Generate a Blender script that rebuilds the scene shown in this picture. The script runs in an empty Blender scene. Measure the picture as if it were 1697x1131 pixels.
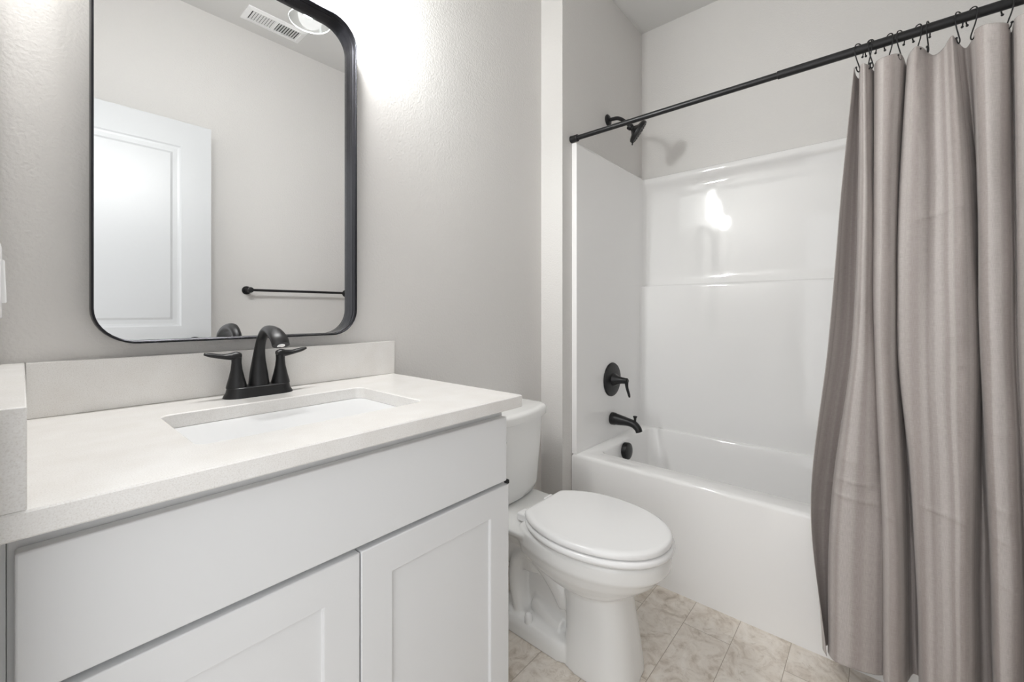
import bpy, bmesh, math, random
from math import pi, sin, cos, radians
from mathutils import Vector, Matrix

random.seed(7)
SC = bpy.context.scene
COL = SC.collection

# ------------------------------------------------------------------ camera, world, exposure
cam_data = bpy.data.cameras.new('camera')
cam = bpy.data.objects.new('camera', cam_data)
COL.objects.link(cam)
cam.location = (0, 0, 1.09)
cam.rotation_euler = (pi / 2, 0, radians(40.9428 - 90))
cam_data.sensor_fit = 'HORIZONTAL'
cam_data.sensor_width = 36
cam_data.lens = 704.87 / 1697 * 36
cam_data.shift_y = -49.5 / 1697
cam_data.clip_start = 0.01
SC.camera = cam

world = bpy.data.worlds.new('world')
SC.world = world
world.use_nodes = True
world.node_tree.nodes['Background'].inputs[0].default_value = (0.985, 0.99, 1.0, 1)
world.node_tree.nodes['Background'].inputs[1].default_value = 1.9

SC.view_settings.view_transform = 'Standard'
SC.view_settings.look = 'None'
SC.view_settings.gamma = 1
SC.view_settings.use_curve_mapping = False
SC.view_settings.exposure = 0.25
BULB = 285.0
SC.cycles.max_bounces = 12
SC.cycles.diffuse_bounces = 6
SC.cycles.glossy_bounces = 6
SC.cycles.transparent_max_bounces = 12
SC.cycles.sample_clamp_indirect = 6.0
SC.cycles.caustics_reflective = False
SC.cycles.caustics_refractive = False

# ------------------------------------------------------------------ materials
def mat(name, color=(.8, .8, .8), rough=.5, metal=0.0, spec=.5, coat=0.0):
    m = bpy.data.materials.new(name)
    m.use_nodes = True
    b = m.node_tree.nodes['Principled BSDF']
    b.inputs['Base Color'].default_value = (*color, 1)
    b.inputs['Roughness'].default_value = rough
    b.inputs['Metallic'].default_value = metal
    b.inputs['Specular IOR Level'].default_value = spec
    b.inputs['Coat Weight'].default_value = coat
    b.inputs['Coat Roughness'].default_value = .08
    return m

def N(m, kind, **kw):
    n = m.node_tree.nodes.new(kind)
    for k, v in kw.items():
        if k.startswith('i_'):
            n.inputs[k[2:].replace('_', ' ')].default_value = v
        else:
            setattr(n, k, v)
    return n

def L(m, a, ao, b, bi):
    m.node_tree.links.new(a.outputs[ao], b.inputs[bi])

def bump_noise(m, scale, strength, dist=.001, detail=2, rough_var=None):
    b = m.node_tree.nodes['Principled BSDF']
    tc = N(m, 'ShaderNodeTexCoord')
    nz = N(m, 'ShaderNodeTexNoise', i_Scale=scale, i_Detail=detail)
    bp = N(m, 'ShaderNodeBump', i_Strength=strength, i_Distance=dist)
    L(m, tc, 'Object', nz, 'Vector'); L(m, nz, 'Fac', bp, 'Height'); L(m, bp, 'Normal', b, 'Normal')

def ramp(m, stops):
    r = N(m, 'ShaderNodeValToRGB')
    els = r.color_ramp.elements
    while len(els) < len(stops):
        els.new(.5)
    for e, (p, c) in zip(els, stops):
        e.position = p
        e.color = (*c, 1) if len(c) == 3 else c
    return r

M = {}
M['wall'] = mat('painted_wall', (.668, .653, .637), .5, spec=.35)
bump_noise(M['wall'], 150, .6, .002, 2)
M['ceiling'] = mat('painted_ceiling', (.63, .624, .612), .8, spec=.2)
bump_noise(M['ceiling'], 120, .25, .0015, 3)
M['acrylic'] = mat('white_acrylic', (.85, .845, .84), .05, spec=.5)
bump_noise(M['acrylic'], 16.0, .22, .001, 1)
M['porcelain'] = mat('porcelain', (.79, .79, .78), .07, spec=.5)
M['basin'] = mat('basin_porcelain', (.68, .69, .69), .08)
M['seat_plastic'] = mat('seat_plastic', (.82, .82, .82), .2)
M['cabinet'] = mat('white_cabinet_paint', (.715, .722, .73), .38)
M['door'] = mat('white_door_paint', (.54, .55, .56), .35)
M['plastic'] = mat('white_plastic', (.82, .82, .82), .3)
M['black'] = mat('matte_black_metal', (.014, .014, .015), .38, metal=.35, spec=.5)
M['rubber'] = mat('black_rubber', (.008, .008, .008), .7)
M['frame'] = mat('dark_brushed_frame', (.022, .022, .026), .26, metal=.85)
M['rim'] = mat('glass_rim_painted_glow', (.9, .9, .9), .1)  # clear glass coloured white to imitate bulb light glowing in the rim
M['rim'].node_tree.nodes['Principled BSDF'].inputs['Transmission Weight'].default_value = .35
M['dark'] = mat('painted_duct_shade', (.02, .02, .02), .9)  # near-black colour standing in for the shade inside the vent duct
M['chrome'] = mat('chrome', (.8, .8, .8), .12, metal=1)
M['mirror'] = mat('mirror_glass', (.90, .905, .91), .0, metal=1)
M['bulb'] = mat('lit_bulb', (1, 1, 1), .3)
_b = M['bulb'].node_tree.nodes['Principled BSDF']
_b.inputs['Emission Color'].default_value = (1, .995, .985, 1)
_b.inputs['Emission Strength'].default_value = BULB

def glass_material():
    m = bpy.data.materials.new('clear_glass')
    m.use_nodes = True
    nt = m.node_tree
    nt.nodes.clear()
    out = N(m, 'ShaderNodeOutputMaterial')
    tr = N(m, 'ShaderNodeBsdfTransparent')
    tr.inputs[0].default_value = (.96, .97, .97, 1)
    gl = N(m, 'ShaderNodeBsdfGlossy', i_Roughness=.03)
    lw = N(m, 'ShaderNodeLayerWeight', i_Blend=.5)
    pw = N(m, 'ShaderNodeMath', operation='POWER')
    L(m, lw, 'Facing', pw, 0); pw.inputs[1].default_value = 4.0
    fr = N(m, 'ShaderNodeMath', operation='MULTIPLY_ADD')
    L(m, pw, 0, fr, 0); fr.inputs[1].default_value = .7; fr.inputs[2].default_value = .04
    mx = N(m, 'ShaderNodeMixShader')
    L(m, fr, 0, mx, 0); L(m, tr, 0, mx, 1); L(m, gl, 0, mx, 2); L(m, mx, 0, out, 0)
    return m
M['glass'] = glass_material()

def quartz_material():
    m = mat('speckled_quartz', (.8, .78, .75), .22)
    b = m.node_tree.nodes['Principled BSDF']
    tc = N(m, 'ShaderNodeTexCoord')
    n1 = N(m, 'ShaderNodeTexNoise', i_Scale=620.0, i_Detail=3.0)
    n2 = N(m, 'ShaderNodeTexNoise', i_Scale=18.0, i_Detail=2.0)
    L(m, tc, 'Object', n1, 'Vector'); L(m, tc, 'Object', n2, 'Vector')
    r1 = ramp(m, [(.30, (.70, .68, .655)), (.46, (.775, .763, .745)), (.62, (.80, .79, .775)), (.78, (.83, .825, .81))])
    r2 = ramp(m, [(.3, (.95, .94, .93)), (.7, (1, 1, 1))])
    L(m, n1, 'Fac', r1, 0); L(m, n2, 'Fac', r2, 0)
    mx = N(m, 'ShaderNodeMix', data_type='RGBA', blend_type='MULTIPLY')
    mx.inputs[0].default_value = 1
    m.node_tree.links.new(r1.outputs[0], mx.inputs[6]); m.node_tree.links.new(r2.outputs[0], mx.inputs[7])
    m.node_tree.links.new(mx.outputs[2], b.inputs['Base Color'])
    return m
M['quartz'] = quartz_material()

def math_node(m, op, a, b=None, c=None):
    n = N(m, 'ShaderNodeMath', operation=op)
    for i, v in enumerate((a, b, c)):
        if v is None:
            continue
        if isinstance(v, (int, float)):
            n.inputs[i].default_value = v
        else:
            m.node_tree.links.new(v, n.inputs[i])
    return n.outputs[0]

def floor_material():
    # staggered stone-look planks 0.15 m wide and 0.61 m long, running along X
    m = mat('stone_tile_floor', (.6, .55, .48), .33)
    nt = m.node_tree
    b = nt.nodes['Principled BSDF']
    tc = N(m, 'ShaderNodeTexCoord')
    sp = N(m, 'ShaderNodeSeparateXYZ')
    L(m, tc, 'Object', sp, 0)
    X, Y = sp.outputs[0], sp.outputs[1]
    yr = math_node(m, 'DIVIDE', math_node(m, 'SUBTRACT', Y, .2220), .1500)
    row = math_node(m, 'FLOOR', yr)
    fy = math_node(m, 'FRACT', yr)
    xs = math_node(m, 'SUBTRACT', X, 1.515)
    sh = math_node(m, 'MULTIPLY', math_node(m, 'SUBTRACT', row, 1.0), .305)
    xr = math_node(m, 'DIVIDE', math_node(m, 'ADD', xs, sh), .61)
    cel = math_node(m, 'FLOOR', xr)
    fx = math_node(m, 'FRACT', xr)
    def edge(fr, size):
        a = math_node(m, 'MINIMUM', fr, math_node(m, 'SUBTRACT', 1.0, fr))
        return math_node(m, 'MULTIPLY', a, size)
    d = math_node(m, 'MINIMUM', edge(fy, .15), edge(fx, .61))
    line = N(m, 'ShaderNodeMapRange')
    nt.links.new(d, line.inputs[0])
    line.inputs[1].default_value = .0005; line.inputs[2].default_value = .0014
    cmb = N(m, 'ShaderNodeCombineXYZ')
    nt.links.new(row, cmb.inputs[0]); nt.links.new(cel, cmb.inputs[1])
    wn = N(m, 'ShaderNodeTexWhiteNoise', noise_dimensions='3D')
    L(m, cmb, 0, wn, 0)
    off = N(m, 'ShaderNodeVectorMath', operation='MULTIPLY_ADD')
    L(m, wn, 'Color', off, 0); off.inputs[1].default_value = (7, 7, 7); L(m, tc, 'Object', off, 2)
    n1 = N(m, 'ShaderNodeTexNoise', i_Scale=13.0, i_Detail=9.0, i_Roughness=.65, i_Distortion=1.2)
    n2 = N(m, 'ShaderNodeTexNoise', i_Scale=38.0, i_Detail=6.0, i_Roughness=.7, i_Distortion=.6)
    L(m, off, 0, n1, 'Vector'); L(m, off, 0, n2, 'Vector')
    r1 = ramp(m, [(.30, (.50, .435, .365)), (.42, (.66, .60, .53)), (.52, (.765, .715, .65)), (.68, (.84, .80, .745))])
    r2 = ramp(m, [(.34, (.74, .70, .65)), (.45, (.95, .94, .93)), (.7, (1.03, 1.02, 1.01))])
    L(m, n1, 'Fac', r1, 0); L(m, n2, 'Fac', r2, 0)
    mx = N(m, 'ShaderNodeMix', data_type='RGBA', blend_type='MULTIPLY')
    mx.inputs[0].default_value = .85
    nt.links.new(r1.outputs[0], mx.inputs[6]); nt.links.new(r2.outputs[0], mx.inputs[7])
    mg = N(m, 'ShaderNodeMix', data_type='RGBA')
    nt.links.new(line.outputs[0], mg.inputs[0])
    mg.inputs[6].default_value = (.40, .34, .28, 1)
    nt.links.new(mx.outputs[2], mg.inputs[7])
    nt.links.new(mg.outputs[2], b.inputs['Base Color'])
    bp = N(m, 'ShaderNodeBump', i_Strength=.5, i_Distance=.001)
    nt.links.new(line.outputs[0], bp.inputs['Height'])
    L(m, bp, 'Normal', b, 'Normal')
    return m
M['floor'] = floor_material()

def curtain_material():
    # UV: u runs along the cloth in metres, v is the height in metres
    m = mat('taupe_striped_cloth', (.3, .27, .26), .55, spec=.3)
    nt = m.node_tree
    b = nt.nodes['Principled BSDF']
    b.inputs['Sheen Weight'].default_value = .15
    tc = N(m, 'ShaderNodeTexCoord')
    sp = N(m, 'ShaderNodeSeparateXYZ')
    L(m, tc, 'UV', sp, 0)
    U, V = sp.outputs[0], sp.outputs[1]
    n1 = N(m, 'ShaderNodeTexNoise', noise_dimensions='1D', i_Scale=1.0, i_Detail=1.0)
    nt.links.new(math_node(m, 'MULTIPLY', U, 42.0), n1.inputs['W'])
    st = ramp(m, [(.40, (.345, .308, .294)), (.50, (.405, .368, .353)), (.60, (.47, .436, .422))])
    st.color_ramp.interpolation = 'B_SPLINE'
    L(m, n1, 'Fac', st, 0)
    wv = N(m, 'ShaderNodeTexNoise', i_Scale=1.0, i_Detail=2.0)
    cv = N(m, 'ShaderNodeCombineXYZ')
    nt.links.new(math_node(m, 'MULTIPLY', U, 900.0), cv.inputs[0])
    nt.links.new(math_node(m, 'MULTIPLY', V, 60.0), cv.inputs[1])
    L(m, cv, 0, wv, 'Vector')
    cv2 = N(m, 'ShaderNodeCombineXYZ')
    nt.links.new(math_node(m, 'MULTIPLY', U, 60.0), cv2.inputs[0])
    nt.links.new(math_node(m, 'MULTIPLY', V, 900.0), cv2.inputs[1])
    wv2 = N(m, 'ShaderNodeTexNoise', i_Scale=1.0, i_Detail=2.0)
    L(m, cv2, 0, wv2, 'Vector')
    w = math_node(m, 'ADD', wv.outputs['Fac'], wv2.outputs['Fac'])
    wr = ramp(m, [(.35, (.86, .85, .84)), (.65, (1.08, 1.08, 1.08))])
    nt.links.new(math_node(m, 'MULTIPLY', w, .5), wr.inputs[0])
    mx = N(m, 'ShaderNodeMix', data_type='RGBA', blend_type='MULTIPLY')
    mx.inputs[0].default_value = 1
    nt.links.new(st.outputs[0], mx.inputs[6]); nt.links.new(wr.outputs[0], mx.inputs[7])
    nt.links.new(mx.outputs[2], b.inputs['Base Color'])
    # soft wrinkles
    cw = N(m, 'ShaderNodeCombineXYZ')
    nt.links.new(math_node(m, 'MULTIPLY', U, 5.0), cw.inputs[0])
    nt.links.new(math_node(m, 'MULTIPLY', V, 2.2), cw.inputs[1])
    nw = N(m, 'ShaderNodeTexNoise', i_Scale=1.6, i_Detail=3.0, i_Distortion=.8)
    L(m, cw, 0, nw, 'Vector')
    bp = N(m, 'ShaderNodeBump', i_Strength=.55, i_Distance=.02)
    L(m, nw, 'Fac', bp, 'Height')
    L(m, bp, 'Normal', b, 'Normal')
    return m
M['curtain'] = curtain_material()

# ------------------------------------------------------------------ mesh helpers
def link(name, bm, material, parent=None, smooth=True, angle=35, bevel=None, recalc=True):
    if recalc:
        bmesh.ops.recalc_face_normals(bm, faces=bm.faces)
    me = bpy.data.meshes.new(name)
    bm.to_mesh(me); bm.free()
    o = bpy.data.objects.new(name, me)
    COL.objects.link(o)
    me.materials.append(material)
    if smooth:
        me.shade_smooth()
        me.set_sharp_from_angle(angle=radians(angle))
    if bevel:
        md = o.modifiers.new('bevel', 'BEVEL')
        md.width = bevel[0]; md.segments = bevel[1]; md.limit_method = 'ANGLE'; md.angle_limit = radians(40)
        md.harden_normals = False
        me.shade_smooth(); me.set_sharp_from_angle(angle=radians(60))
    if parent:
        o.parent = parent
        o.matrix_parent_inverse = Matrix.Translation(-Vector(parent_world(parent)))
    return o

def parent_world(p):
    # parts keep their vertices in world coordinates; only the Empties are moved
    return p.location if p.type == 'EMPTY' else Vector((0, 0, 0))

def thing(name, label, cat, loc, group=None):
    o = bpy.data.objects.new(name, None)
    COL.objects.link(o)
    o.location = loc
    o.empty_display_size = .1
    o['label'] = label; o['category'] = cat
    if group:
        o['group'] = group
    return o

def tag(o, label, cat, group=None):
    o['label'] = label; o['category'] = cat
    if group:
        o['group'] = group
    return o

def structure(name, bm, material, **kw):
    o = link(name, bm, material, **kw)
    o['kind'] = 'structure'
    return o

def box(bm, x0, x1, y0, y1, z0, z1):
    vs = [bm.verts.new((x, y, z)) for z in (z0, z1) for y in (y0, y1) for x in (x0, x1)]
    for f in ((0, 2, 3, 1), (4, 5, 7, 6), (0, 1, 5, 4), (2, 6, 7, 3), (0, 4, 6, 2), (1, 3, 7, 5)):
        bm.faces.new([vs[i] for i in f])
    return vs

def newbox(*a):
    bm = bmesh.new(); box(bm, *a); return bm

def loft(bm, rings, cap0=True, cap1=True, closed=True):
    R = [[bm.verts.new(p) for p in r] for r in rings]
    n = len(R[0])
    for a, b in zip(R[:-1], R[1:]):
        for i in range(n if closed else n - 1):
            j = (i + 1) % n
            bm.faces.new((a[i], a[j], b[j], b[i]))
    if cap0:
        bm.faces.new(R[0][::-1])
    if cap1:
        bm.faces.new(R[-1])
    return R

def rrect(x0, x1, y0, y1, r, z, n=8):
    """rounded rectangle in the XY plane, anticlockwise, 4*(n+1) points"""
    r = max(min(r, (x1 - x0) / 2 - 1e-4, (y1 - y0) / 2 - 1e-4), 1e-4)
    pts = []
    for cx, cy, a0 in ((x1 - r, y1 - r, 0), (x0 + r, y1 - r, 90), (x0 + r, y0 + r, 180), (x1 - r, y0 + r, 270)):
        for k in range(n + 1):
            a = radians(a0 + 90 * k / n)
            pts.append(Vector((cx + r * cos(a), cy + r * sin(a), z)))
    return pts

def circle_pts(c, u, v, ru, rv=None, n=24):
    rv = ru if rv is None else rv
    return [c + u * (ru * cos(2 * pi * k / n)) + v * (rv * sin(2 * pi * k / n)) for k in range(n)]

def lathe(bm, origin, axis, prof, n=32, cap0=True, cap1=True):
    """prof: list of (distance along axis, radius)"""
    axis = Vector(axis).normalized()
    ref = Vector((0, 0, 1)) if abs(axis.z) < .9 else Vector((1, 0, 0))
    u = axis.cross(ref).normalized(); v = axis.cross(u)
    o = Vector(origin)
    return loft(bm, [circle_pts(o + axis * t, u, v, r, n=n) for t, r in prof], cap0, cap1)

def catmull(pts, seg):
    P = [Vector(p) for p in pts]
    out = []
    for i in range(len(P) - 1):
        p0 = P[i - 1] if i > 0 else P[i] * 2 - P[i + 1]
        p1, p2 = P[i], P[i + 1]
        p3 = P[i + 2] if i + 2 < len(P) else P[i + 1] * 2 - P[i]
        for k in range(seg):
            t = k / seg
            out.append(.5 * ((2 * p1) + (p2 - p0) * t + (2 * p0 - 5 * p1 + 4 * p2 - p3) * t * t
                             + (3 * p1 - p0 - 3 * p2 + p3) * t ** 3))
    out.append(P[-1])
    return out

def tube(bm, pts, rad, n=16, seg=6, side=None, flat=None):
    """round (or elliptical) bar swept through pts; rad one value or one per point; flat = list of (ru, rv)"""
    if flat is None:
        rs = [(rad, rad)] * len(pts) if isinstance(rad, (int, float)) else [(r, r) for r in rad]
    else:
        rs = flat
    path = catmull(pts, seg)
    rr = catmull([Vector((a, b, 0)) for a, b in rs], seg)
    prev = None
    rings = []
    for i, p in enumerate(path):
        t = (path[min(i + 1, len(path) - 1)] - path[max(i - 1, 0)]).normalized()
        if side is not None:
            u = Vector(side); u = (u - t * u.dot(t)).normalized()
        elif prev is None:
            ref = Vector((0, 0, 1)) if abs(t.z) < .9 else Vector((1, 0, 0))
            u = t.cross(ref).normalized()
        else:
            u = (prev - t * prev.dot(t)).normalized()
        prev = u
        v = t.cross(u)
        rings.append(circle_pts(p, u, v, max(rr[i].x, 1e-4), max(rr[i].y, 1e-4), n=n))
    loft(bm, rings)

def ball(bm, c, r, n=12):
    bmesh.ops.create_uvsphere(bm, u_segments=n, v_segments=n // 2 + 2, radius=r, matrix=Matrix.Translation(Vector(c)))

# ------------------------------------------------------------------ the room
XL, XR = -.027, 2.42          # left wall, tub back wall
YM, YA, YO = 1.195, 1.077, -.43   # mirror wall, shower end wall, wall behind the camera
XS = 1.586                    # where the mirror wall steps forward
XT = 1.657                    # tub apron
ZC = 2.74

structure('floor', newbox(-1.2, 2.54, -.55, 1.32, -.05, 0), M['floor'], smooth=False)
structure('ceiling', newbox(-.15, 2.54, -.55, 1.32, ZC, ZC + .06), M['ceiling'], smooth=False)
structure('wall_back', newbox(XL - .12, XS, YM, YM + .12, 0, ZC), M['wall'], smooth=False)
bm = newbox(XS, XR, YA, YM + .12, 0, ZC)
structure('wall_alcove', bm, M['wall'], smooth=False)
structure('wall_right', newbox(XR, XR + .12, YO, YM + .12, 0, ZC), M['wall'], smooth=False)
structure('wall_front', newbox(XL - .12, XR + .12, YO - .12, YO, 0, ZC), M['wall'], smooth=False)
bm = newbox(XL - .12, XL, .58, YM, 0, ZC)          # beside the vanity
box(bm, XL - .12, XL, YO, -.235, 0, ZC)            # behind the open door
box(bm, XL - .12, XL, -.235, .58, 2.06, ZC)        # over the doorway
structure('wall_left', bm, M['wall'], smooth=False)
# painted casing of the doorway the camera stands in
bm = newbox(XL - .135, XL + .0, .565, .58, 0, 2.06)
box(bm, XL - .135, XL, -.235, -.22, 0, 2.06)
box(bm, XL - .135, XL, -.22, .565, 2.045, 2.06)
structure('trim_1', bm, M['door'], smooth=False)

# open door leaf, standing in front of the wall behind the camera
def door_leaf():
    x0, x1, y1, z0, z1 = -.06, .649, -.268, .012, 2.04
    t = .035
    bm = newbox(x0, x1, y1 - t, y1 - .006, z0, z1)
    # face skin with two recessed moulded panels
    px0, px1 = x0 + .125, x1 - .125
    holes = [(px0, px1, 1.015, 1.915), (px0, px1, .22, .83)]
    zs = [z0, .22, .83, 1.015, 1.915, z1]
    # flat stiles and rails
    box(bm, x0, px0, y1 - .006, y1, z0, z1)
    box(bm, px1, x1, y1 - .006, y1, z0, z1)
    for a, b in ((z0, .22), (.83, 1.015), (1.915, z1)):
        box(bm, px0, px1, y1 - .006, y1, a, b)
    for a, b, c, d in holes:
        rings = []
        for inset, dy in ((0, 0), (.007, -.004), (.016, -.0055), (.034, -.0055), (.044, -.0005), (.05, -.0005)):
            y = y1 + dy
            rings.append([Vector((a + inset, y, c + inset)), Vector((b - inset, y, c + inset)),
                          Vector((b - inset, y, d - inset)), Vector((a + inset, y, d - inset))])
        loft(bm, rings, cap0=False, cap1=True)
    return bm
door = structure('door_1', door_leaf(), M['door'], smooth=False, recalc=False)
bm = bmesh.new()
lathe(bm, (.578, -.268, .926), (0, 1, 0), [(0, .033), (.006, .033), (.009, .030), (.010, .012), (.032, .011), (.036, .022), (.045, .028), (.058, .028), (.066, .022), (.068, .008)])
k = link('door_knob', bm, M['black'], door)
k['label'] = 'round matte black knob'

# ------------------------------------------------------------------ vanity cabinet
VX0, VX1, VF = XL + .002, .768, .674      # VF is the front face of doors
CT, CTH = .892, .028
van = thing('bathroom_vanity', 'white shaker vanity cabinet with two doors below a plain panel, under the sink', 'cabinet', (.37, .93, 0))
bm = newbox(-.0105, .764, VF + .021, YM - .001, .10, CT - CTH)
box(bm, VX0, .764, VF + .085, YM - .001, 0, .10)
link('cabinet_body', bm, M['cabinet'], van, bevel=(.0015, 2))
link('filler_strip', newbox(VX0, -.0109, VF + .022, VF + .042, .10, CT - CTH), M['cabinet'], van, bevel=(.0004, 1))
link('drawer_front', newbox(-.005, .758, VF, VF + .02, .686, .8385), M['cabinet'], van, bevel=(.0025, 3))
def shaker_door(x0, x1, z0, z1, st=.062):
    bm = bmesh.new()
    def rect(e, y):
        return [Vector((x0 + e, y, z0 + e)), Vector((x1 - e, y, z0 + e)), Vector((x1 - e, y, z1 - e)), Vector((x0 + e, y, z1 - e))]
    loft(bm, [rect(0, VF + .0205), rect(0, VF), rect(st, VF), rect(st + .0005, VF + .0065)])
    return bm
link('door', shaker_door(-.004, .3795, .115, .676), M['cabinet'], van, bevel=(.0018, 2))
link('door', shaker_door(.3825, .765, .115, .676), M['cabinet'], van, bevel=(.0018, 2))
bm = newbox(.7595, .7665, VF - .0015, VF + .012, .6770, .6865)
link('bumper', bm, M['rubber'], van, bevel=(.002, 3))['label'] = 'small black rubber bumper'

# countertop with sink cut-out
ct = thing('countertop', 'off-white speckled quartz worktop with low backsplash on the white vanity', 'countertop', (.37, .93, CT))
CX0, CX1, CY0 = XL + .001, .776, .640
SX0, SX1, SY0, SY1 = .170, .580, .760, 1.028
def slab():
    bm = bmesh.new()
    n = 6
    def outer(z, e=0):
        return rrect(CX0 + e, CX1 - e, CY0 + e, YM - .001 - e, .003, z, n)
    def inner(z, e=0):
        return rrect(SX0 - e, SX1 + e, SY0 - e, SY1 + e, .022, z, n)
    z0, z1 = CT - CTH, CT
    loft(bm, [outer(z0, .002), outer(z0 + .002), outer(z1 - .002), outer(z1, .002),
              inner(z1, .002), inner(z1 - .002), inner(z0 + .001), inner(z0, .001), outer(z0, .002)], False, False)
    bmesh.ops.remove_doubles(bm, verts=bm.verts, dist=1e-5)
    return bm
link('slab', slab(), M['quartz'], ct)
link('backsplash', newbox(.0045, CX1 + .006, YM - .021, YM - .0005, CT, CT + .103), M['quartz'], ct, bevel=(.0015, 2))
link('side_splash', newbox(CX0, .0035, CY0 + .001, YM - .0005, CT, CT + .103), M['quartz'], ct, bevel=(.0015, 2))

# undermount basin
sk = thing('sink', 'rectangular white undermount basin set in the quartz worktop', 'sink', (.375, .894, CT - .15))
bm = bmesh.new()
zt = CT - CTH - .0005
def sr(e, z, r):
    return rrect(SX0 - e, SX1 + e, SY0 - e, SY1 + e, r, z, 8)
loft(bm, [sr(.030, zt, .03), sr(.030, zt - .006, .03), sr(.012, zt - .012, .03), sr(.006, zt - .06, .03), sr(-.02, zt - .135, .04), sr(-.08, zt - .15, .05)], False, True)
loft(bm, [sr(.030, zt, .03), sr(.006, zt, .028), sr(-.002, zt - .004, .03), sr(-.010, zt - .05, .035), sr(-.022, zt - .10, .04),
          sr(-.036, zt - .122, .045), sr(-.062, zt - .133, .05), sr(-.11, zt - .138, .02)], False, True)
bmesh.ops.remove_doubles(bm, verts=bm.verts, dist=1e-5)
link('basin', bm, M['basin'], sk, angle=60)
bm = bmesh.new()
lathe(bm, (.375, .894, zt - .1385), (0, 0, 1), [(0, .024), (.003, .024), (.005, .021), (.005, .017), (.009, .016), (.010, .006)])
link('drain', bm, M['black'], sk)

# ------------------------------------------------------------------ faucet
FX, FY = .3705, 1.118
fc = thing('faucet', 'matte black two-handle faucet with high arched spout behind the basin', 'faucet', (FX, FY, CT))
bm = bmesh.new()
def stad(hw, hd, z, n=8):
    return rrect(FX - hw, FX + hw, FY - hd, FY + hd, hd, z, n)
loft(bm, [stad(.0745, .029, CT), stad(.0735, .0285, CT + .003), stad(.0685, .0255, CT + .012), stad(.0665, .0245, CT + .022), stad(.064, .0225, CT + .0235)])
link('base_plate', bm, M['black'], fc)
for sgn in (-1, 1):
    bm = bmesh.new()
    hx = FX + sgn * .0472
    lathe(bm, (hx, FY, CT + .0225), (0, 0, 1), [(0, .0210), (.006, .0200), (.022, .0158), (.042, .0116), (.058, .0100), (.069, .0104)], n=28)
    h = link('handle', bm, M['black'], fc)
    h['label'] = 'left handle' if sgn < 0 else 'right handle'
    bm = bmesh.new()
    zt2 = CT + .0170
    tube(bm, [(hx - sgn * .0085, FY, zt2 + .0785), (hx, FY, zt2 + .0785), (hx + sgn * .012, FY, zt2 + .0775), (hx + sgn * .030, FY, zt2 + .079), (hx + sgn * .050, FY, zt2 + .0835), (hx + sgn * .0615, FY, zt2 + .0865)],
         None, n=16, side=(0, 1, 0), flat=[(.0095, .006), (.0105, .0095), (.0105, .0080), (.0100, .0056), (.0095, .0050), (.0055, .0030)])
    link('lever', bm, M['black'], h)
bm = bmesh.new()
zb = CT + .022
tube(bm, [(FX, FY + .002, zb), (FX, FY + .003, zb + .03), (FX, FY + .002, zb + .062), (FX, FY - .005, zb + .092), (FX, FY - .023, zb + .118),
          (FX, FY - .054, zb + .1325), (FX, FY - .090, zb + .129), (FX, FY - .119, zb + .115), (FX, FY - .130, zb + .1015)], None, n=24,
     side=(1, 0, 0), flat=[(.0225, .0220), (.0190, .018), (.0142, .0140), (.0112, .0110), (.0108, .0098), (.0132, .0102), (.0165, .0115), (.0182, .0122), (.0180, .0118)])
sp_ = link('spout', bm, M['black'], fc)
bm = bmesh.new()
lathe(bm, (FX, FY - .1275, zb + .1045), (0, -.55, -.83), [(0, .0080), (.0050, .0080), (.0055, .0065)], n=20)
link('aerator', bm, M['chrome'], sp_)

# ------------------------------------------------------------------ mirror
mr = thing('wall_mirror', 'tall rounded-corner mirror in thin black metal frame above the vanity', 'mirror', (.365, YM, 1.023))
MX0, MX1, MZ0, MZ1 = .088, .642, 1.023, 1.926
def xz(pts, y):
    return [Vector((p.x, y, p.y)) for p in pts]
def mring(e, y, r):
    return xz([Vector((p.x, p.y)) for p in rrect(MX0 + e, MX1 - e, MZ0 + e, MZ1 - e, r - e, 0, 10)], y)
R0 = .072
bm = bmesh.new()
yf = YM - .040
loft(bm, [mring(.0, YM - .001, R0), mring(.0, yf + .0015, R0), mring(.0010, yf, R0), mring(.0030, yf, R0), mring(.0038, yf + .001, R0), mring(.0038, yf + .016, R0),
          mring(.0052, yf + .0175, R0), mring(.0052, YM - .010, R0), mring(.0052, YM - .001, R0), mring(0, YM - .001, R0)], False, False)
bmesh.ops.remove_doubles(bm, verts=bm.verts, dist=1e-5)
link('frame', bm, M['frame'], mr, angle=40)
bm = bmesh.new()
loft(bm, [mring(.0053, YM - .002, R0), mring(.0053, YM - .006, R0)])
link('mirror_glass', bm, M['mirror'], mr, smooth=False)

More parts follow.
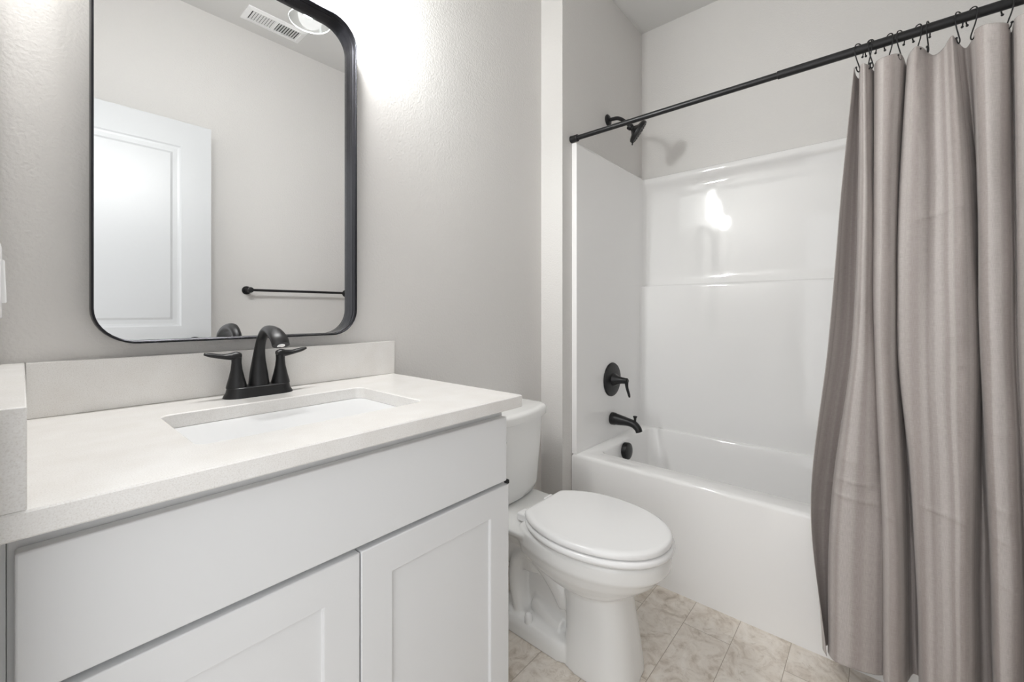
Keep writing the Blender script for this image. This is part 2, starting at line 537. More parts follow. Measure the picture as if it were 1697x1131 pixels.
# ------------------------------------------------------------------ vanity light above the mirror
vl = thing('vanity_light', 'wall light with lit bulbs in clear glass bell shades above the mirror', 'lamp', (.365, YM, 2.16))
link('back_plate', newbox(.365 - .27, .365 + .27, YM - .022, YM - .0005, 2.135, 2.195), M['black'], vl, bevel=(.003, 3))
SHY, SHZ = 1.100, 1.948
for sx in (.170, .365, .560):
    bm = bmesh.new()
    tube(bm, [(sx, YM - .02, 2.165), (sx, YM - .045, 2.168), (sx, SHY + .012, 2.155), (sx, SHY, 2.13), (sx, SHY, 2.115)], .006, n=12)
    lathe(bm, (sx, SHY, 2.118), (0, 0, -1), [(0, .010), (.004, .022), (.018, .023), (.034, .021), (.034, .014), (.052, .014)], n=24)
    arm = link('lamp_arm', bm, M['black'], vl)
    bm = bmesh.new()
    po = [(.150, .022), (.146, .027), (.125, .034), (.09, .041), (.05, .048), (.018, .0535), (0, .0575)]
    pi_ = [(0, .0555), (.018, .0513), (.05, .046), (.09, .039), (.125, .032), (.143, .025), (.147, .020)]
    lathe(bm, (sx, SHY, SHZ), (0, 0, 1), po + pi_ + [po[0]], n=40, cap0=False, cap1=False)
    bmesh.ops.remove_doubles(bm, verts=bm.verts, dist=1e-5)
    shade = link('lamp_shade', bm, M['glass'], vl, angle=50)
    shade['label'] = 'clear glass shade'
    bm = bmesh.new()
    lathe(bm, (sx, SHY, SHZ), (0, 0, 1), [(.0015, .0552), (-.0008, .0558), (-.0008, .0572), (.0015, .0579), (.0030, .0572), (.0030, .0556), (.0015, .0552)], n=40, cap0=False, cap1=False)
    bmesh.ops.remove_doubles(bm, verts=bm.verts, dist=1e-5)
    link('shade_rim', bm, M['rim'], shade)
    bm = bmesh.new()
    lathe(bm, (sx, SHY, 2.070), (0, 0, -1), [(0, .013), (.02, .014), (.034, .0200), (.052, .0265), (.070, .0290), (.088, .0265), (.100, .019), (.106, .009), (.1075, .002)], n=20)
    link('bulb', bm, M['bulb'], vl)['label'] = 'lit white bulb'

# ------------------------------------------------------------------ switch on the left wall
sw = thing('wall_switch', 'white rocker switch plate at the left edge of the view', 'switch', (XL, 1.03, 1.137))
link('cover_plate', newbox(XL + .0003, XL + .0063, .996, 1.068, 1.078, 1.194), M['plastic'], sw, bevel=(.003, 3))
bm = bmesh.new()
a = [(1.0155, 1.103), (1.0485, 1.103), (1.0485, 1.169), (1.0155, 1.169)]
def rk(x, e, tilt=0):
    return [Vector((x + (tilt if q[1] > 1.13 else -tilt), q[0] + (e if q[0] < 1.03 else -e), q[1] + (e if q[1] < 1.13 else -e))) for q in a]
loft(bm, [rk(XL + .0055, 0), rk(XL + .0095, 0, -.001), rk(XL + .0105, .001, -.001)])
link('rocker', bm, M['plastic'], sw, smooth=False)

# ------------------------------------------------------------------ toilet
TX = 1.186
tl = thing('toilet', 'white two-piece toilet with closed elongated lid between vanity and tub', 'toilet', (TX, .85, 0))
def bowed(hw, yb, yf, bow, r, z, n=10):
    pts = rrect(TX - hw, TX + hw, yf, yb, r, z, n)
    out = []
    for i, p in enumerate(pts):
        w = (yb - p.y) / (yb - yf)
        out.append(Vector((p.x, p.y + bow * ((p.x - TX) / hw) ** 2 * w, z)))
    return out
def bowed2(hw, yb, yf, bow, r, z, n=10, m=10):
    """like bowed but with points along the straight front so that the bow is smooth"""
    pts = rrect(TX - hw, TX + hw, yf, yb, r, z, n)
    k = 3 * (n + 1)          # first point of the last corner (front right)
    a, b = pts[k - 1], pts[k]
    mid = [a.lerp(b, (i + 1) / (m + 1)) for i in range(m)]
    pts = pts[:k] + mid + pts[k:]
    return [Vector((p.x, p.y + bow * ((p.x - TX) / hw) ** 2 * (yb - p.y) / (yb - yf), z)) for p in pts]
bm = bmesh.new()
loft(bm, [bowed2(.172, YM - .03, 1.030, .035, .05, .385), bowed2(.187, YM - .028, 1.014, .040, .055, .392), bowed2(.195, YM - .028, 1.006, .04, .055, .42),
          bowed2(.204, YM - .026, .994, .045, .055, .56), bowed2(.211, YM - .025, .987, .045, .055, .680)])
link('tank', bm, M['porcelain'], tl, angle=50)
bm = bmesh.new()
loft(bm, [bowed2(.208, YM - .02, .985, .045, .055, .680), bowed2(.219, YM - .018, .976, .047, .040, .684), bowed2(.220, YM - .018, .975, .047, .040, .706),
          bowed2(.217, YM - .019, .978, .047, .038, .714), bowed2(.210, YM - .024, .985, .046, .035, .7185), bowed2(.197, YM - .035, 1.0, .043, .03, .7200)])
link('tank_lid', bm, M['porcelain'], tl, angle=50)
# flush lever on the hidden left front of the tank
bm = bmesh.new()
lathe(bm, (TX - .150, 1.014, .640), (0, -1, 0), [(0, .014), (.012, .014), (.014, .008), (.022, .008)])
tube(bm, [(TX - .155, .990, .640), (TX - .13, .988, .640), (TX - .10, .985, .635), (TX - .085, .984, .632)], .006, n=10)
link('flush_lever', bm, M['chrome'], tl)

def egg(yb, yf, ym, hwb, hw, z, n=40, e=0.0, rb=.02):
    """closed elongated seat outline, e shrinks it"""
    yb -= e; yf += e; hwb = max(hwb - e, .01); hw -= e
    k = (yb - ym) / math.sqrt(max(1e-6, 1 - (hwb / hw) ** 2))
    half = []
    # back centre -> back corner -> side -> tip   (x >= 0)
    xb = hw * math.sqrt(max(0, 1 - ((yb - rb - ym) / k) ** 2))
    half.append((0, yb)); half.append((hwb * .5, yb)); 
    P0, P1, P2 = Vector((hwb - rb, yb)), Vector((hwb + .002, yb)), Vector((xb, yb - rb))
    for i in range(6):
        t = i / 5
        q = P0 * (1 - t) ** 2 + P1 * 2 * t * (1 - t) + P2 * t * t
        half.append((q.x, q.y))
    for i in range(1, 10):
        y = (yb - rb) + (ym - yb + rb) * i / 9
        half.append((hw * math.sqrt(max(0, 1 - ((y - ym) / k) ** 2)), y))
    for i in range(1, n // 2 + 1):
        a = pi / 2 * i / (n // 2)
        # slightly fuller than an ellipse
        half.append((hw * cos(a) ** .93 if i < n // 2 else 0, ym - (ym - yf) * sin(a)))
    right = [Vector((TX + x, y, z)) for x, y in half]
    left = [Vector((TX - x, y, z)) for x, y in half[1:-1]][::-1]
    return (right + left)[::-1]

bm = bmesh.new()
E = dict(yb=.885, yf=.447, ym=.690, hwb=.104, hw=.179, rb=.011)
loft(bm, [egg(z=.4195, e=.006, **E), egg(z=.4215, e=.001, **E), egg(z=.426, e=0, **E), egg(z=.4335, e=.001, **E), egg(z=.4372, e=.004, **E), egg(z=.4395, e=.010, **E), egg(z=.4402, e=.018, **E)])
link('seat_lid', bm, M['seat_plastic'], tl, angle=60)
E2 = dict(yb=.880, yf=.440, ym=.690, hwb=.110, hw=.184)
E3 = dict(yb=.800, yf=.505, ym=.690, hwb=.07, hw=.118)
bm = bmesh.new()
loft(bm, [egg(z=.398, e=.008, **E2), egg(z=.400, e=.002, **E2), egg(z=.406, e=0, **E2), egg(z=.412, e=.001, **E2), egg(z=.4165, e=.006, **E2), egg(z=.4175, e=.014, **E2),
          egg(z=.4165, e=0, **E3), egg(z=.405, e=0, **E3), egg(z=.398, e=.0, **E3), egg(z=.398, e=.008, **E2)], False, False)
bmesh.ops.remove_doubles(bm, verts=bm.verts, dist=1e-5)
link('seat_ring', bm, M['seat_plastic'], tl, angle=60)
for sx in (-.075, .075):
    bm = newbox(TX + sx - .022, TX + sx + .022, .884, .925, .389, .4150)
    link('hinge', bm, M['seat_plastic'], tl, bevel=(.005, 3))
# bowl, pedestal, trapway, foot: one fused ceramic body
bm = bmesh.new()
def el(hw, yf, yb, z, n=36, sq=.0):
    cy, a = (yf + yb) / 2, (yb - yf) / 2
    out = []
    for k in range(n):
        t = 2 * pi * k / n
        c_, s_ = cos(t), sin(t)
        p = 2 / (2 + sq)
        out.append(Vector((TX + hw * math.copysign(abs(c_) ** p, c_), cy + a * math.copysign(abs(s_) ** p, s_), z)))
    return out
EB = dict(yb=.90, yf=.452, ym=.690, hwb=.125, hw=.174)
loft(bm, [el(.098, .575, .790, .235, 60), el(.128, .530, .850, .270, 60), el(.152, .492, .89, .305, 60)][0:0] +
     [egg(z=.236, yb=.80, yf=.585, ym=.700, hwb=.07, hw=.090, rb=.03), egg(z=.258, yb=.83, yf=.550, ym=.695, hwb=.085, hw=.120, rb=.03),
      egg(z=.286, yb=.87, yf=.513, ym=.690, hwb=.105, hw=.145, rb=.03), egg(z=.315, yb=.90, yf=.480, ym=.690, hwb=.118, hw=.163, rb=.03),
      egg(z=.340, rb=.03, yb=.90, yf=.460, ym=.690, hwb=.122, hw=.1715), egg(z=.349, rb=.03, yb=.90, yf=.450, ym=.690, hwb=.125, hw=.1765),
      egg(z=.385, rb=.03, yb=.90, yf=.450, ym=.690, hwb=.125, hw=.1765), egg(z=.3955, rb=.03, e=.003, **EB)])
# front column
loft(bm, [el(.104, .535, .775, .0, 40, .8), el(.102, .538, .770, .03, 40, .8), el(.096, .548, .762, .10, 40, .8), el(.090, .560, .765, .18, 40, .7), el(.090, .570, .775, .25, 40, .5), el(.100, .56, .80, .285, 40, .3)])
# deck under the tank
loft(bm, [rrect(TX - .055, TX + .055, .86, 1.06, .05, .20), rrect(TX - .075, TX + .075, .85, 1.12, .05, .29), rrect(TX - .125, TX + .125, .83, 1.150, .05, .345), rrect(TX - .150, TX + .150, .82, 1.155, .05, .368), rrect(TX - .155, TX + .155, .82, 1.155, .05, .3835)])
# core that closes the gap between column and trapway
loft(bm, [rrect(TX - .040, TX + .040, .72, .95, .03, .0), rrect(TX - .034, TX + .034, .72, .94, .03, .16), rrect(TX - .034, TX + .034, .74, .90, .03, .27)])
# foot plate
loft(bm, [rrect(TX - .098, TX + .098, .70, 1.055, .07, .0), rrect(TX - .097, TX + .097, .70, 1.053, .07, .035), rrect(TX - .088, TX + .088, .70, 1.04, .06, .055), rrect(TX - .06, TX + .06, .70, 1.02, .05, .062)])
# trapway bulging on both sides
tube(bm, [(TX, .76, .14), (TX, .80, .20), (TX, .86, .255), (TX, .915, .27), (TX, .955, .235), (TX, .965, .16), (TX, .95, .09), (TX, .93, .03)], None, n=20, side=(1, 0, 0),
     flat=[(.058, .05), (.066, .048), (.074, .042), (.078, .040), (.080, .038), (.080, .038), (.080, .042), (.08, .045)])
tube(bm, [(TX, .78, .06), (TX, .85, .08), (TX, .90, .10)], None, n=16, side=(1, 0, 0), flat=[(.06, .05), (.058, .05), (.05, .05)])
bowl = link('bowl', bm, M['porcelain'], tl)
md = bowl.modifiers.new('fuse', 'REMESH'); md.mode = 'VOXEL'; md.voxel_size = .0045; md.use_smooth_shade = True
md = bowl.modifiers.new('soften', 'SMOOTH'); md.factor = .5; md.iterations = 9
for sx in (-.078, .078):
    bm = bmesh.new()
    lathe(bm, (TX + sx, .888, .052), (0, 0, 1), [(0, .0140), (.016, .0135), (.026, .0115), (.031, .007), (.033, .001)], n=20)
    link('bolt_cap', bm, M['seat_plastic'], tl)

# ------------------------------------------------------------------ bathtub with surround
tub = thing('bathtub', 'glossy white alcove bathtub with moulded wall surround beside the toilet', 'bathtub', (2.04, .32, 0))
YE = 1.050; YN = YO + .027        # inner faces of the surround ends
ZR = .436
bm = bmesh.new()
X0, X1, Y0, Y1 = XT, XR - .001, YO + .001, YA - .001
n = 8
def ob(e, z, r=.004):
    return rrect(X0 + e, X1 - e, Y0 + e, Y1 - e, r, z, n)
def ib(x0, x1, y0, y1, z, r):
    return rrect(x0, x1, y0, y1, r, z, n)
loft(bm, [ob(0, 0), ob(0, ZR - .016), ob(.0012, ZR - .009, .006), ob(.0045, ZR - .0035, .009), ob(.010, ZR - .0005, .012), ob(.016, ZR, .014),
          ib(1.752, 2.338, -.345, .990, ZR - .001, .045), ib(1.757, 2.334, -.340, .986, ZR - .004, .045), ib(1.761, 2.330, -.334, .983, ZR - .011, .046),
          ib(1.767, 2.322, -.30, .976, ZR - .06, .055), ib(1.79, 2.30, -.22, .955, .22, .08), ib(1.81, 2.28, -.17, .935, .15, .10), ib(1.84, 2.25, -.12, .90, .118, .12),
          ib(1.90, 2.19, -.02, .80, .108, .10)], True, True)
link('tub', bm, M['acrylic'], tub, angle=60)

def surround():
    bm = bmesh.new()
    prof = [(ZR - .001, 2.345, .012), (.60, 2.345, .012), (1.00, 2.347, .012), (1.222, 2.348, .012), (1.230, 2.3495, .012), (1.2345, 2.354, .010),
            (1.2355, 2.385, .012), (1.2375, 2.394, .014), (1.244, 2.3985, .018), (1.30, 2.400, .020), (1.60, 2.402, .020), (1.770, 2.403, .020), (1.800, 2.400, .020),
            (1.815, 2.394, .018), (1.826, 2.387, .014), (1.838, 2.384, .012), (1.850, 2.3845, .012), (1.857, 2.388, .012), (1.8610, 2.393, .012)]
    def path(xb, r, xf, ya, yb2):
        pts = [Vector((xf, ya, 0))]
        for k in range(9):
            a = radians(90 - 90 * k / 8)
            pts.append(Vector((xb - r + r * cos(a), ya - r + r * sin(a), 0)))
        for k in range(9):
            a = radians(0 - 90 * k / 8)
            pts.append(Vector((xb - r + r * cos(a), yb2 + r + r * sin(a), 0)))
        pts.append(Vector((xf, yb2, 0)))
        return pts
    inner, outer = [], []
    for z, xb, r in prof:
        e = .003 if z > 1.860 else 0
        p = path(xb, r, XT + .004, YE + e, YN - e)
        inner.append([Vector((q.x, q.y, z)) for q in p])
        p = path(XR - .001, .001, XT + .004, Y1, Y0)
        outer.append([Vector((q.x, q.y, z if z < 1.860 else 1.862)) for q in p])
    I = [[bm.verts.new(p) for p in r] for r in inner]
    O = [[bm.verts.new(p) for p in r] for r in outer]
    m = len(I[0])
    for k in range(len(I) - 1):
        for i in range(m - 1):
            bm.faces.new((I[k][i], I[k][i + 1], I[k + 1][i + 1], I[k + 1][i]))
            bm.faces.new((O[k][i + 1], O[k][i], O[k + 1][i], O[k + 1][i + 1]))
        for i in (0, m - 1):
            bm.faces.new((I[k][i], O[k][i], O[k + 1][i], I[k + 1][i]) if i else (O[k][i], I[k][i], I[k + 1][i], O[k + 1][i]))
    for i in range(m - 1):
        bm.faces.new((I[-1][i], I[-1][i + 1], O[-1][i + 1], O[-1][i]))
        bm.faces.new((I[0][i + 1], I[0][i], O[0][i], O[0][i + 1]))
    # rounded front flanges
    return bm
sr_ = link('wall_surround', surround(), M['acrylic'], tub, angle=50)
bm = bmesh.new()
lathe(bm, (1.995, .981, .386), (0, -1, .05), [(0, .034), (.004, .041), (.020, .0415), (.027, .040), (.030, .035), (.031, .01)], n=36)
link('overflow_cover', bm, M['black'], tub)['label'] = 'round black overflow cover'

# ------------------------------------------------------------------ shower fittings
o = bmesh.new()
lathe(o, (1.995, YE - .0004, .537), (0, -1, 0), [(0, .0305), (.004, .032), (.02, .031)], n=28)
tube(o, [(1.995, YE - .003, .537), (1.995, YE - .04, .536), (1.995, YE - .09, .533), (1.995, YE - .122, .526), (1.995, YE - .143, .508), (1.995, YE - .149, .492)], None, n=24,
     side=(1, 0, 0), flat=[(.031, .031), (.0275, .027), (.0215, .020), (.0205, .0185), (.0195, .017), (.0185, .0155)])
lathe(o, (1.995, YE - .128, .535), (0, 0, 1), [(0, .006), (.012, .0055), (.024, .007), (.030, .0105), (.033, .0105), (.034, .008)], n=16)
tag(link('tub_spout', o, M['black'], None), 'matte black tub spout with diverter knob on the shower end wall', 'tub spout')

sv = thing('shower_valve', 'round matte black valve plate with curved lever above the tub spout', 'shower valve', (1.995, YE, .738))
bm = bmesh.new()
lathe(bm, (1.995, YE - .0003, .738), (0, -1, 0), [(0, .0865), (.004, .0865), (.009, .083), (.012, .070), (.0135, .04), (.014, .02)], n=56)
link('escutcheon', bm, M['black'], sv)
bm = bmesh.new()
lathe(bm, (1.995, YE - .012, .738), (0, -1, 0), [(0, .035), (.010, .031), (.025, .022), (.045, .0165), (.064, .0150), (.074, .0145), (.078, .010)], n=28)
tube(bm, [(1.995, YE - .079, .747), (1.995, YE - .082, .735), (1.995, YE - .085, .705), (1.995, YE - .095, .672), (1.995, YE - .099, .657)], None, n=16, side=(1, 0, 0),
     flat=[(.010, .007), (.0125, .009), (.0105, .0065), (.0095, .0055), (.006, .0035)])
link('lever', bm, M['black'], sv)

sh = thing('showerhead', 'matte black shower head on curved arm near the top of the alcove', 'shower head', (2.005, YA, 2.085))
bm = bmesh.new()
lathe(bm, (2.005, YA - .0003, 2.085), (0, -1, 0), [(0, .031), (.003, .031), (.008, .026), (.013, .014), (.014, .009)], n=32)
link('escutcheon', bm, M['black'], sh)
bm = bmesh.new()
tube(bm, [(2.005, YA, 2.085), (2.005, YA - .03, 2.085), (2.005, YA - .058, 2.080), (2.005, YA - .085, 2.062), (2.005, YA - .122, 2.025)], .0095, n=16)
link('arm', bm, M['black'], sh)
bm = bmesh.new()
hax = Vector((.45, -.69, -.57)).normalized()
hc = Vector((2.004, YA - .114, 2.026))
lathe(bm, hc, hax, [(0, .013), (.004, .0165), (.018, .0165), (.022, .013), (.028, .015), (.040, .030), (.046, .050), (.052, .058), (.062, .060), (.068, .058), (.070, .053), (.070, .02)], n=40)
head = link('spray_head', bm, M['black'], sh)
bm = bmesh.new()
ax = hax; cc = hc + ax * .0695
vv = (Vector((0, 0, -1)) + ax * ax.z).normalized(); uu = vv.cross(ax)
for r, cnt in ((.016, 6), (.031, 12), (.045, 18)):
    for k in range(cnt):
        a = 2 * pi * k / cnt
        lathe(bm, cc + uu * r * cos(a) + vv * r * sin(a), ax, [(0, .0025), (.0025, .002)], n=8)
link('nozzles', bm, M['rubber'], head)['kind'] = 'stuff'
bm = bmesh.new()
tube(bm, [cc + vv * .055 - ax * .004, cc + vv * .064, cc + vv * .070 + ax * .003], .0035, n=8)
link('spray_lever', bm, M['black'], head)

# ------------------------------------------------------------------ curtain rod
RX, RZ = XT, 1.879
rod = thing('curtain_rod', 'straight matte black tension rod above the tub apron', 'curtain rod', (RX, YA, RZ))
bm = bmesh.new()
lathe(bm, (RX, YA - .02, RZ), (0, -1, 0), [(0, .0108), (1.46, .0108)], n=24)
link('inner_tube', bm, M['black'], rod)
bm = bmesh.new()
lathe(bm, (RX, .262, RZ), (0, -1, 0), [(0, .0112), (.001, .0132), (.67, .0132)], n=24)
link('outer_tube', bm, M['black'], rod)
for ye, dr in ((YA - .0003, -1), (YO + .0003, 1)):
    bm = bmesh.new()
    lathe(bm, (RX, ye, RZ), (0, dr, 0), [(0, .0160), (.004, .0162), (.008, .0155), (.028, .0155), (.032, .0165), (.036, .0150), (.037, .0115)], n=24)
    link('end_cap', bm, M['black'], rod)

# hooks
HY = [(.0502, -.55), (.0279, .45), (.0195, -.5), (-.0168, .55), (-.0426, -.5), (-.0772, .5), (-.0997, -.25), (-.159, -.5), (-.1827, .5), (-.2455, .5)]
ORD = ['first', 'second', 'third', 'fourth', 'fifth', 'sixth', 'seventh', 'eighth', 'ninth', 'tenth', 'eleventh', 'twelfth']
bm = bmesh.new()
hp = [(.0150, -.0185), (.0182, -.006), (.013, .0125), (0, .0185), (-.0135, .0125), (-.0185, -.004), (-.012, -.026), (-.002, -.044), (.004, -.057), (.000, -.066), (-.008, -.064), (-.012, -.055)]
tube(bm, [(x, 0, z) for x, z in hp], .0016, n=8, seg=5)
ball(bm, (hp[0][0], 0, hp[0][1]), .0032); ball(bm, (hp[-1][0], 0, hp[-1][1]), .0030)
hook0 = link('curtain_hook', bm, M['black'], None)
for i, (hy, rz) in enumerate(HY):
    h = hook0 if i == 0 else hook0.copy()
    if i:
        COL.objects.link(h)
    h.location = (RX, hy, RZ)
    h.rotation_euler = (0, 0, rz)
    tag(h, 'leftmost of the black wire curtain hooks on the rod' if i == 0 else ORD[i] + ' black wire curtain hook from the left on the rod', 'curtain hook', 'wire hooks on the shower rod')

# ------------------------------------------------------------------ shower curtain
ZL = [1.825, 1.45, 1.0, .5, .065]
CURTAIN = [
   [(0.0621, 1.652), (0.091, 1.625), (0.12, 1.6), (0.1605, 1.57), (0.1217, 1.565)] ,
   [(0.0573, 1.677), (0.0803, 1.67), (0.101, 1.645), (0.1528, 1.615), (0.1333, 1.6)] ,
   [(0.0506, 1.692), (0.0534, 1.69), (0.0614, 1.67), (0.1099, 1.645), (0.1174, 1.625)] ,
   [(0.0483, 1.662), (0.0523, 1.655), (0.0655, 1.63), (0.1142, 1.6), (0.1203, 1.585)] ,
   [(0.0393, 1.639), (0.0375, 1.623), (0.0477, 1.595), (0.0852, 1.57), (0.0928, 1.557)] ,
   [(0.0272, 1.657), (0.0215, 1.645), (0.0185, 1.615), (0.0103, 1.585), (0.0154, 1.575)] ,
   [(0.0151, 1.685), (0.0109, 1.68), (0.0081, 1.655), (-0.0156, 1.62), (-0.018, 1.605)] ,
   [(0.0135, 1.662), (0.0162, 1.65), (0.0159, 1.625), (-0.0026, 1.595), (-0.0051, 1.58)] ,
   [(-0.0026, 1.635), (0.0, 1.62), (0.0026, 1.59), (-0.0125, 1.56), (-0.0149, 1.545)] ,
   [(-0.0261, 1.635), (-0.0182, 1.62), (-0.0179, 1.595), (-0.0322, 1.56), (-0.0391, 1.545)] ,
   [(-0.046, 1.662), (-0.0341, 1.65), (-0.0323, 1.625), (-0.0479, 1.598), (-0.0512, 1.587)] ,
   [(-0.0573, 1.697), (-0.0456, 1.695), (-0.0437, 1.675), (-0.0609, 1.654), (-0.067, 1.649)] ,
   [(-0.0578, 1.672), (-0.0406, 1.655), (-0.0362, 1.63), (-0.0689, 1.635), (-0.0816, 1.645)] ,
   [(-0.0669, 1.647), (-0.0514, 1.633), (-0.0457, 1.608), (-0.0691, 1.584), (-0.0793, 1.575)] ,
   [(-0.079, 1.642), (-0.0806, 1.625), (-0.0793, 1.6), (-0.0891, 1.565), (-0.0925, 1.545)] ,
   [(-0.1092, 1.682), (-0.1127, 1.645), (-0.1077, 1.605), (-0.1184, 1.565), (-0.119, 1.545)] ,
   [(-0.132, 1.667), (-0.137, 1.63), (-0.1374, 1.595), (-0.144, 1.56), (-0.1437, 1.545)] ,
   [(-0.1433, 1.637), (-0.1581, 1.617), (-0.1643, 1.592), (-0.1633, 1.562), (-0.1617, 1.547)] ,
   [(-0.1519, 1.657), (-0.1763, 1.645), (-0.1854, 1.62), (-0.1789, 1.59), (-0.1772, 1.575)] ,
   [(-0.1718, 1.687), (-0.1968, 1.69), (-0.2031, 1.67), (-0.1988, 1.652), (-0.1984, 1.649)] ,
   [(-0.1853, 1.667), (-0.1916, 1.655), (-0.194, 1.63), (-0.2094, 1.635), (-0.2191, 1.645)] ,
   [(-0.1887, 1.639), (-0.1958, 1.627), (-0.1973, 1.605), (-0.2071, 1.578), (-0.2124, 1.565)] ,
   [(-0.2105, 1.627), (-0.214, 1.615), (-0.216, 1.592), (-0.2234, 1.56), (-0.227, 1.545)] ,
   [(-0.2417, 1.645), (-0.2399, 1.633), (-0.2393, 1.602), (-0.246, 1.57), (-0.2493, 1.555)] ,
   [(-0.2554, 1.682), (-0.2576, 1.67), (-0.2554, 1.63), (-0.2658, 1.61), (-0.2725, 1.605)] ,
   [(-0.2573, 1.642), (-0.2598, 1.633), (-0.26, 1.61), (-0.2683, 1.58), (-0.2749, 1.565)] ,
   [(-0.2766, 1.629), (-0.2761, 1.615), (-0.2756, 1.59), (-0.283, 1.56), (-0.2909, 1.545)] ,
]
# folds continuing beyond the edge of the view
yy = CURTAIN[-1]
for k, (dy, dx) in enumerate([(.02, .03), (.024, -.02), (.045, -.03), (.058, .045), (.064, -.02), (.085, -.03), (.098, .03), (.115, -.01), (.128, .02)]):
    base = (1.657, 1.645, 1.62, 1.59, 1.575)
    CURTAIN.append([(max(yy[q][0] - dy, -.418), base[q] + dx) for q in range(5)])

def cr1(v, t):
    """catmull over list v at parameter t (0..len-1)"""
    i = min(int(t), len(v) - 2); f = t - i
    p1, p2 = v[i], v[i + 1]
    p0 = v[i - 1] if i > 0 else 2 * p1 - p2
    p3 = v[i + 2] if i + 2 < len(v) else 2 * p2 - p1
    return .5 * (2 * p1 + (p2 - p0) * f + (2 * p0 - 5 * p1 + 4 * p2 - p3) * f * f + (3 * p1 - p0 - 3 * p2 + p3) * f ** 3)

def zparam(z):
    for i in range(len(ZL) - 1):
        if z >= ZL[i + 1]:
            return i + (ZL[i] - z) / (ZL[i] - ZL[i + 1])
    return len(ZL) - 1

def crease(z, z0, w=.006):
    return math.exp(-((z - z0) / w) ** 2)

# packaging creases: height, slope along the cloth, depth, from node, to node
CREASES = [(.600, -.004, .0045, 2.5, 6.0), (.565, -.006, .0060, 1.0, 9.8), (.655, -.003, .0035, 3.2, 5.8), (.575, -.0075, .0060, 13.2, 18.3), (1.335, .008, .0050, 13.2, 18.3),
           (.945, .004, .0035, 16.0, 18.4), (1.02, .003, .003, 15.5, 18.2), (.605, -.003, .0050, 20.5, 25.5), (.535, -.005, .0055, 20.5, 25.5), (.43, -.008, .0045, 21.0, 25.5),
           (.47, .002, .0035, 0.0, 3.0), (.78, .003, .0030, 20.5, 24.5), (.30, .003, .003, 0.0, 3.0)]

def curtain_mesh():
    bm = bmesh.new()
    uvl = bm.loops.layers.uv.new('UVMap')
    NU, NV = (len(CURTAIN) - 1) * 8, 400
    grid, arc = [], []
    ztop = 1.828
    tops = []
    for i in range(NU + 1):
        t = i / 8
        off = cr1([r[0][1] for r in CURTAIN], t) - 1.655
        # sags in the valleys, reaches the hooks on the ridges
        tops.append(ztop - max(0, off) * .55 - .003 * sin(t * 1.7))
    for j in range(NV + 1):
        row = []
        for i in range(NU + 1):
            t = i / 8
            fz = j / NV
            z = tops[i] + (.065 - tops[i]) * fz
            q = zparam(min(z, ZL[0]))
            Y = cr1([cr1([r[k][0] for k in range(5)], q) for r in CURTAIN[max(0, int(t) - 1):int(t) + 3]], t - max(0, int(t) - 1)) if t < len(CURTAIN) - 1 else cr1([r_[0] for r_ in CURTAIN[-1]], q)
            X = cr1([cr1([r[k][1] for k in range(5)], q) for r in CURTAIN[max(0, int(t) - 1):int(t) + 3]], t - max(0, int(t) - 1)) if t < len(CURTAIN) - 1 else cr1([r_[1] for r_ in CURTAIN[-1]], q)
            # packaging creases across the cloth and loose ripples
            X += .0014 * crease(z, tops[i] - .042, .004)
            for z0, tilt, a, t0, t1 in CREASES:
                m_ = min(1, max(0, (t - t0) / .6)) * min(1, max(0, (t1 - t) / .6))
                if m_ > 0:
                    d_ = z - (z0 + tilt * (t - t0))
                    if abs(d_) < .05:
                        X -= m_ * a * math.exp(-abs(d_) / .009) * (1 if d_ > 0 else .55)
            w = min(1, max(0, (1.75 - z) / .6))
            Y += .0011 * w * sin(z * 15 + t * 1.3) * sin(t * .9)
            X += .0016 * w * sin(z * 9 - t * 1.9)
            if z < .44:
                X = min(X, 1.652)
            row.append(Vector((X, Y, z)))
        grid.append(row)
    u = [0]
    mid = grid[NV // 2]
    for i in range(NU):
        u.append(u[-1] + (mid[i + 1] - mid[i]).length)
    V = [[bm.verts.new(p) for p in r] for r in grid]
    for j in range(NV):
        for i in range(NU):
            f = bm.faces.new((V[j][i], V[j + 1][i], V[j + 1][i + 1], V[j][i + 1]))
            for lp, (a, b) in zip(f.loops, ((i, j), (i, j + 1), (i + 1, j + 1), (i + 1, j))):
                lp[uvl].uv = (u[a], grid[b][a].z)
    return bm
cu = link('shower_curtain', curtain_mesh(), M['curtain'], None, angle=80, recalc=False)
md = cu.modifiers.new('thickness', 'SOLIDIFY'); md.thickness = .0012; md.offset = 0
tag(cu, 'taupe fabric shower curtain with faint vertical stripes drawn to the right', 'shower curtain')

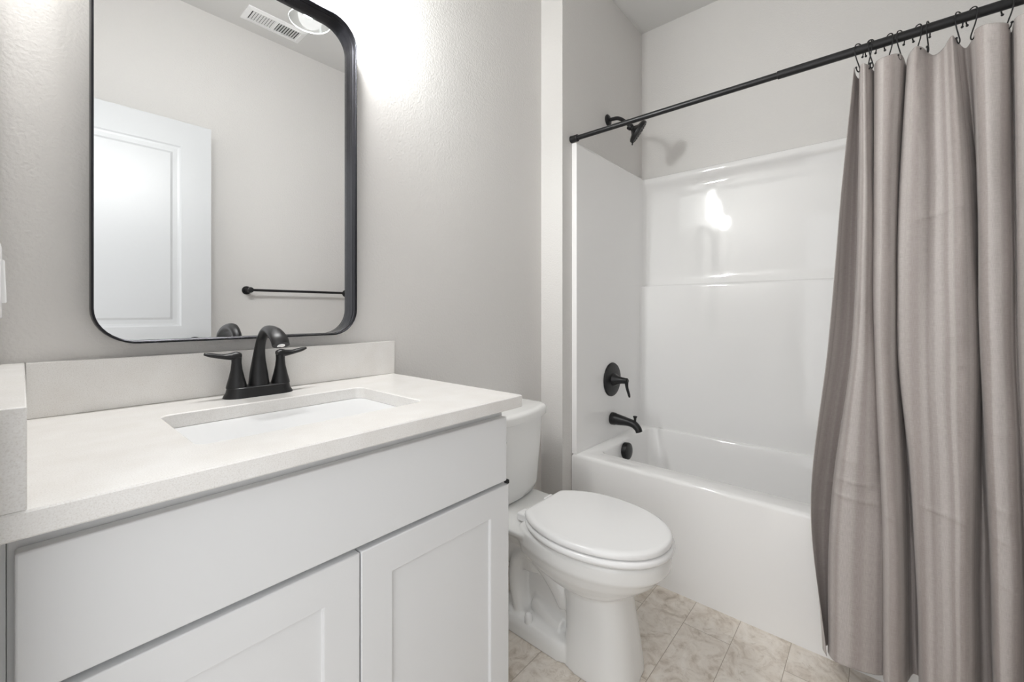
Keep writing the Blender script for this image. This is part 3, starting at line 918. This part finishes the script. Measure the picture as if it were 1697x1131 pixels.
# ------------------------------------------------------------------ seen in the mirror
tb = thing('towel_bar', 'thin matte black towel bar on the wall seen in the mirror', 'towel bar', (1.17, YO, 1.212))
for px in (.862, 1.472):
    bm = bmesh.new()
    lathe(bm, (px, YO + .0003, 1.212), (0, 1, 0), [(0, .024), (.006, .024), (.009, .021), (.010, .011), (.058, .010), (.062, .0155), (.070, .0165), (.078, .0155), (.080, .010)], n=28)
    link('post', bm, M['black'], tb)
bm = bmesh.new()
lathe(bm, (.862, YO + .069, 1.212), (1, 0, 0), [(0, .0075), (.61, .0075)], n=16)
link('bar', bm, M['black'], tb)

vt = thing('ceiling_vent', 'white louvred ceiling register seen in the mirror', 'vent', (.957, -.259, ZC))
VX_0, VX_1, VY_0, VY_1 = .800, 1.112, -.332, -.186
bm = bmesh.new()
loft(bm, [rrect(VX_0, VX_1, VY_0, VY_1, .003, ZC - .0003, 2), rrect(VX_0 + .001, VX_1 - .001, VY_0 + .001, VY_1 - .001, .003, ZC - .004, 2), rrect(VX_0 + .022, VX_1 - .022, VY_0 + .022, VY_1 - .022, .002, ZC - .009, 2),
          rrect(VX_0 + .026, VX_1 - .026, VY_0 + .026, VY_1 - .026, .002, ZC - .009, 2), rrect(VX_0 + .026, VX_1 - .026, VY_0 + .026, VY_1 - .026, .002, ZC - .0003, 2)], False, False)
box(bm, .950, .962, VY_0 + .026, VY_1 - .026, ZC - .008, ZC - .002)
link('frame', bm, M['plastic'], vt, smooth=False)
link('duct_shade_sheet', newbox(VX_0 + .027, VX_1 - .027, VY_0 + .027, VY_1 - .027, ZC - .0012, ZC - .0004), M['dark'], vt, smooth=False)  # flat dark sheet behind the louvres, painted as duct shade
for side in (0, 1):
    for k in range(9):
        x = (.838 if side == 0 else .972) + k * .0135
        bm = newbox(-.0062, .0062, VY_0 + .027, VY_1 - .027, -.0006, .0006)
        bmesh.ops.rotate(bm, verts=bm.verts, cent=(0, 0, 0), matrix=Matrix.Rotation(radians(-28 if side else -14), 3, 'Y'))
        bmesh.ops.translate(bm, verts=bm.verts, vec=(x, 0, ZC - .0055))
        link('louvre', bm, M['plastic'], vt, smooth=False)
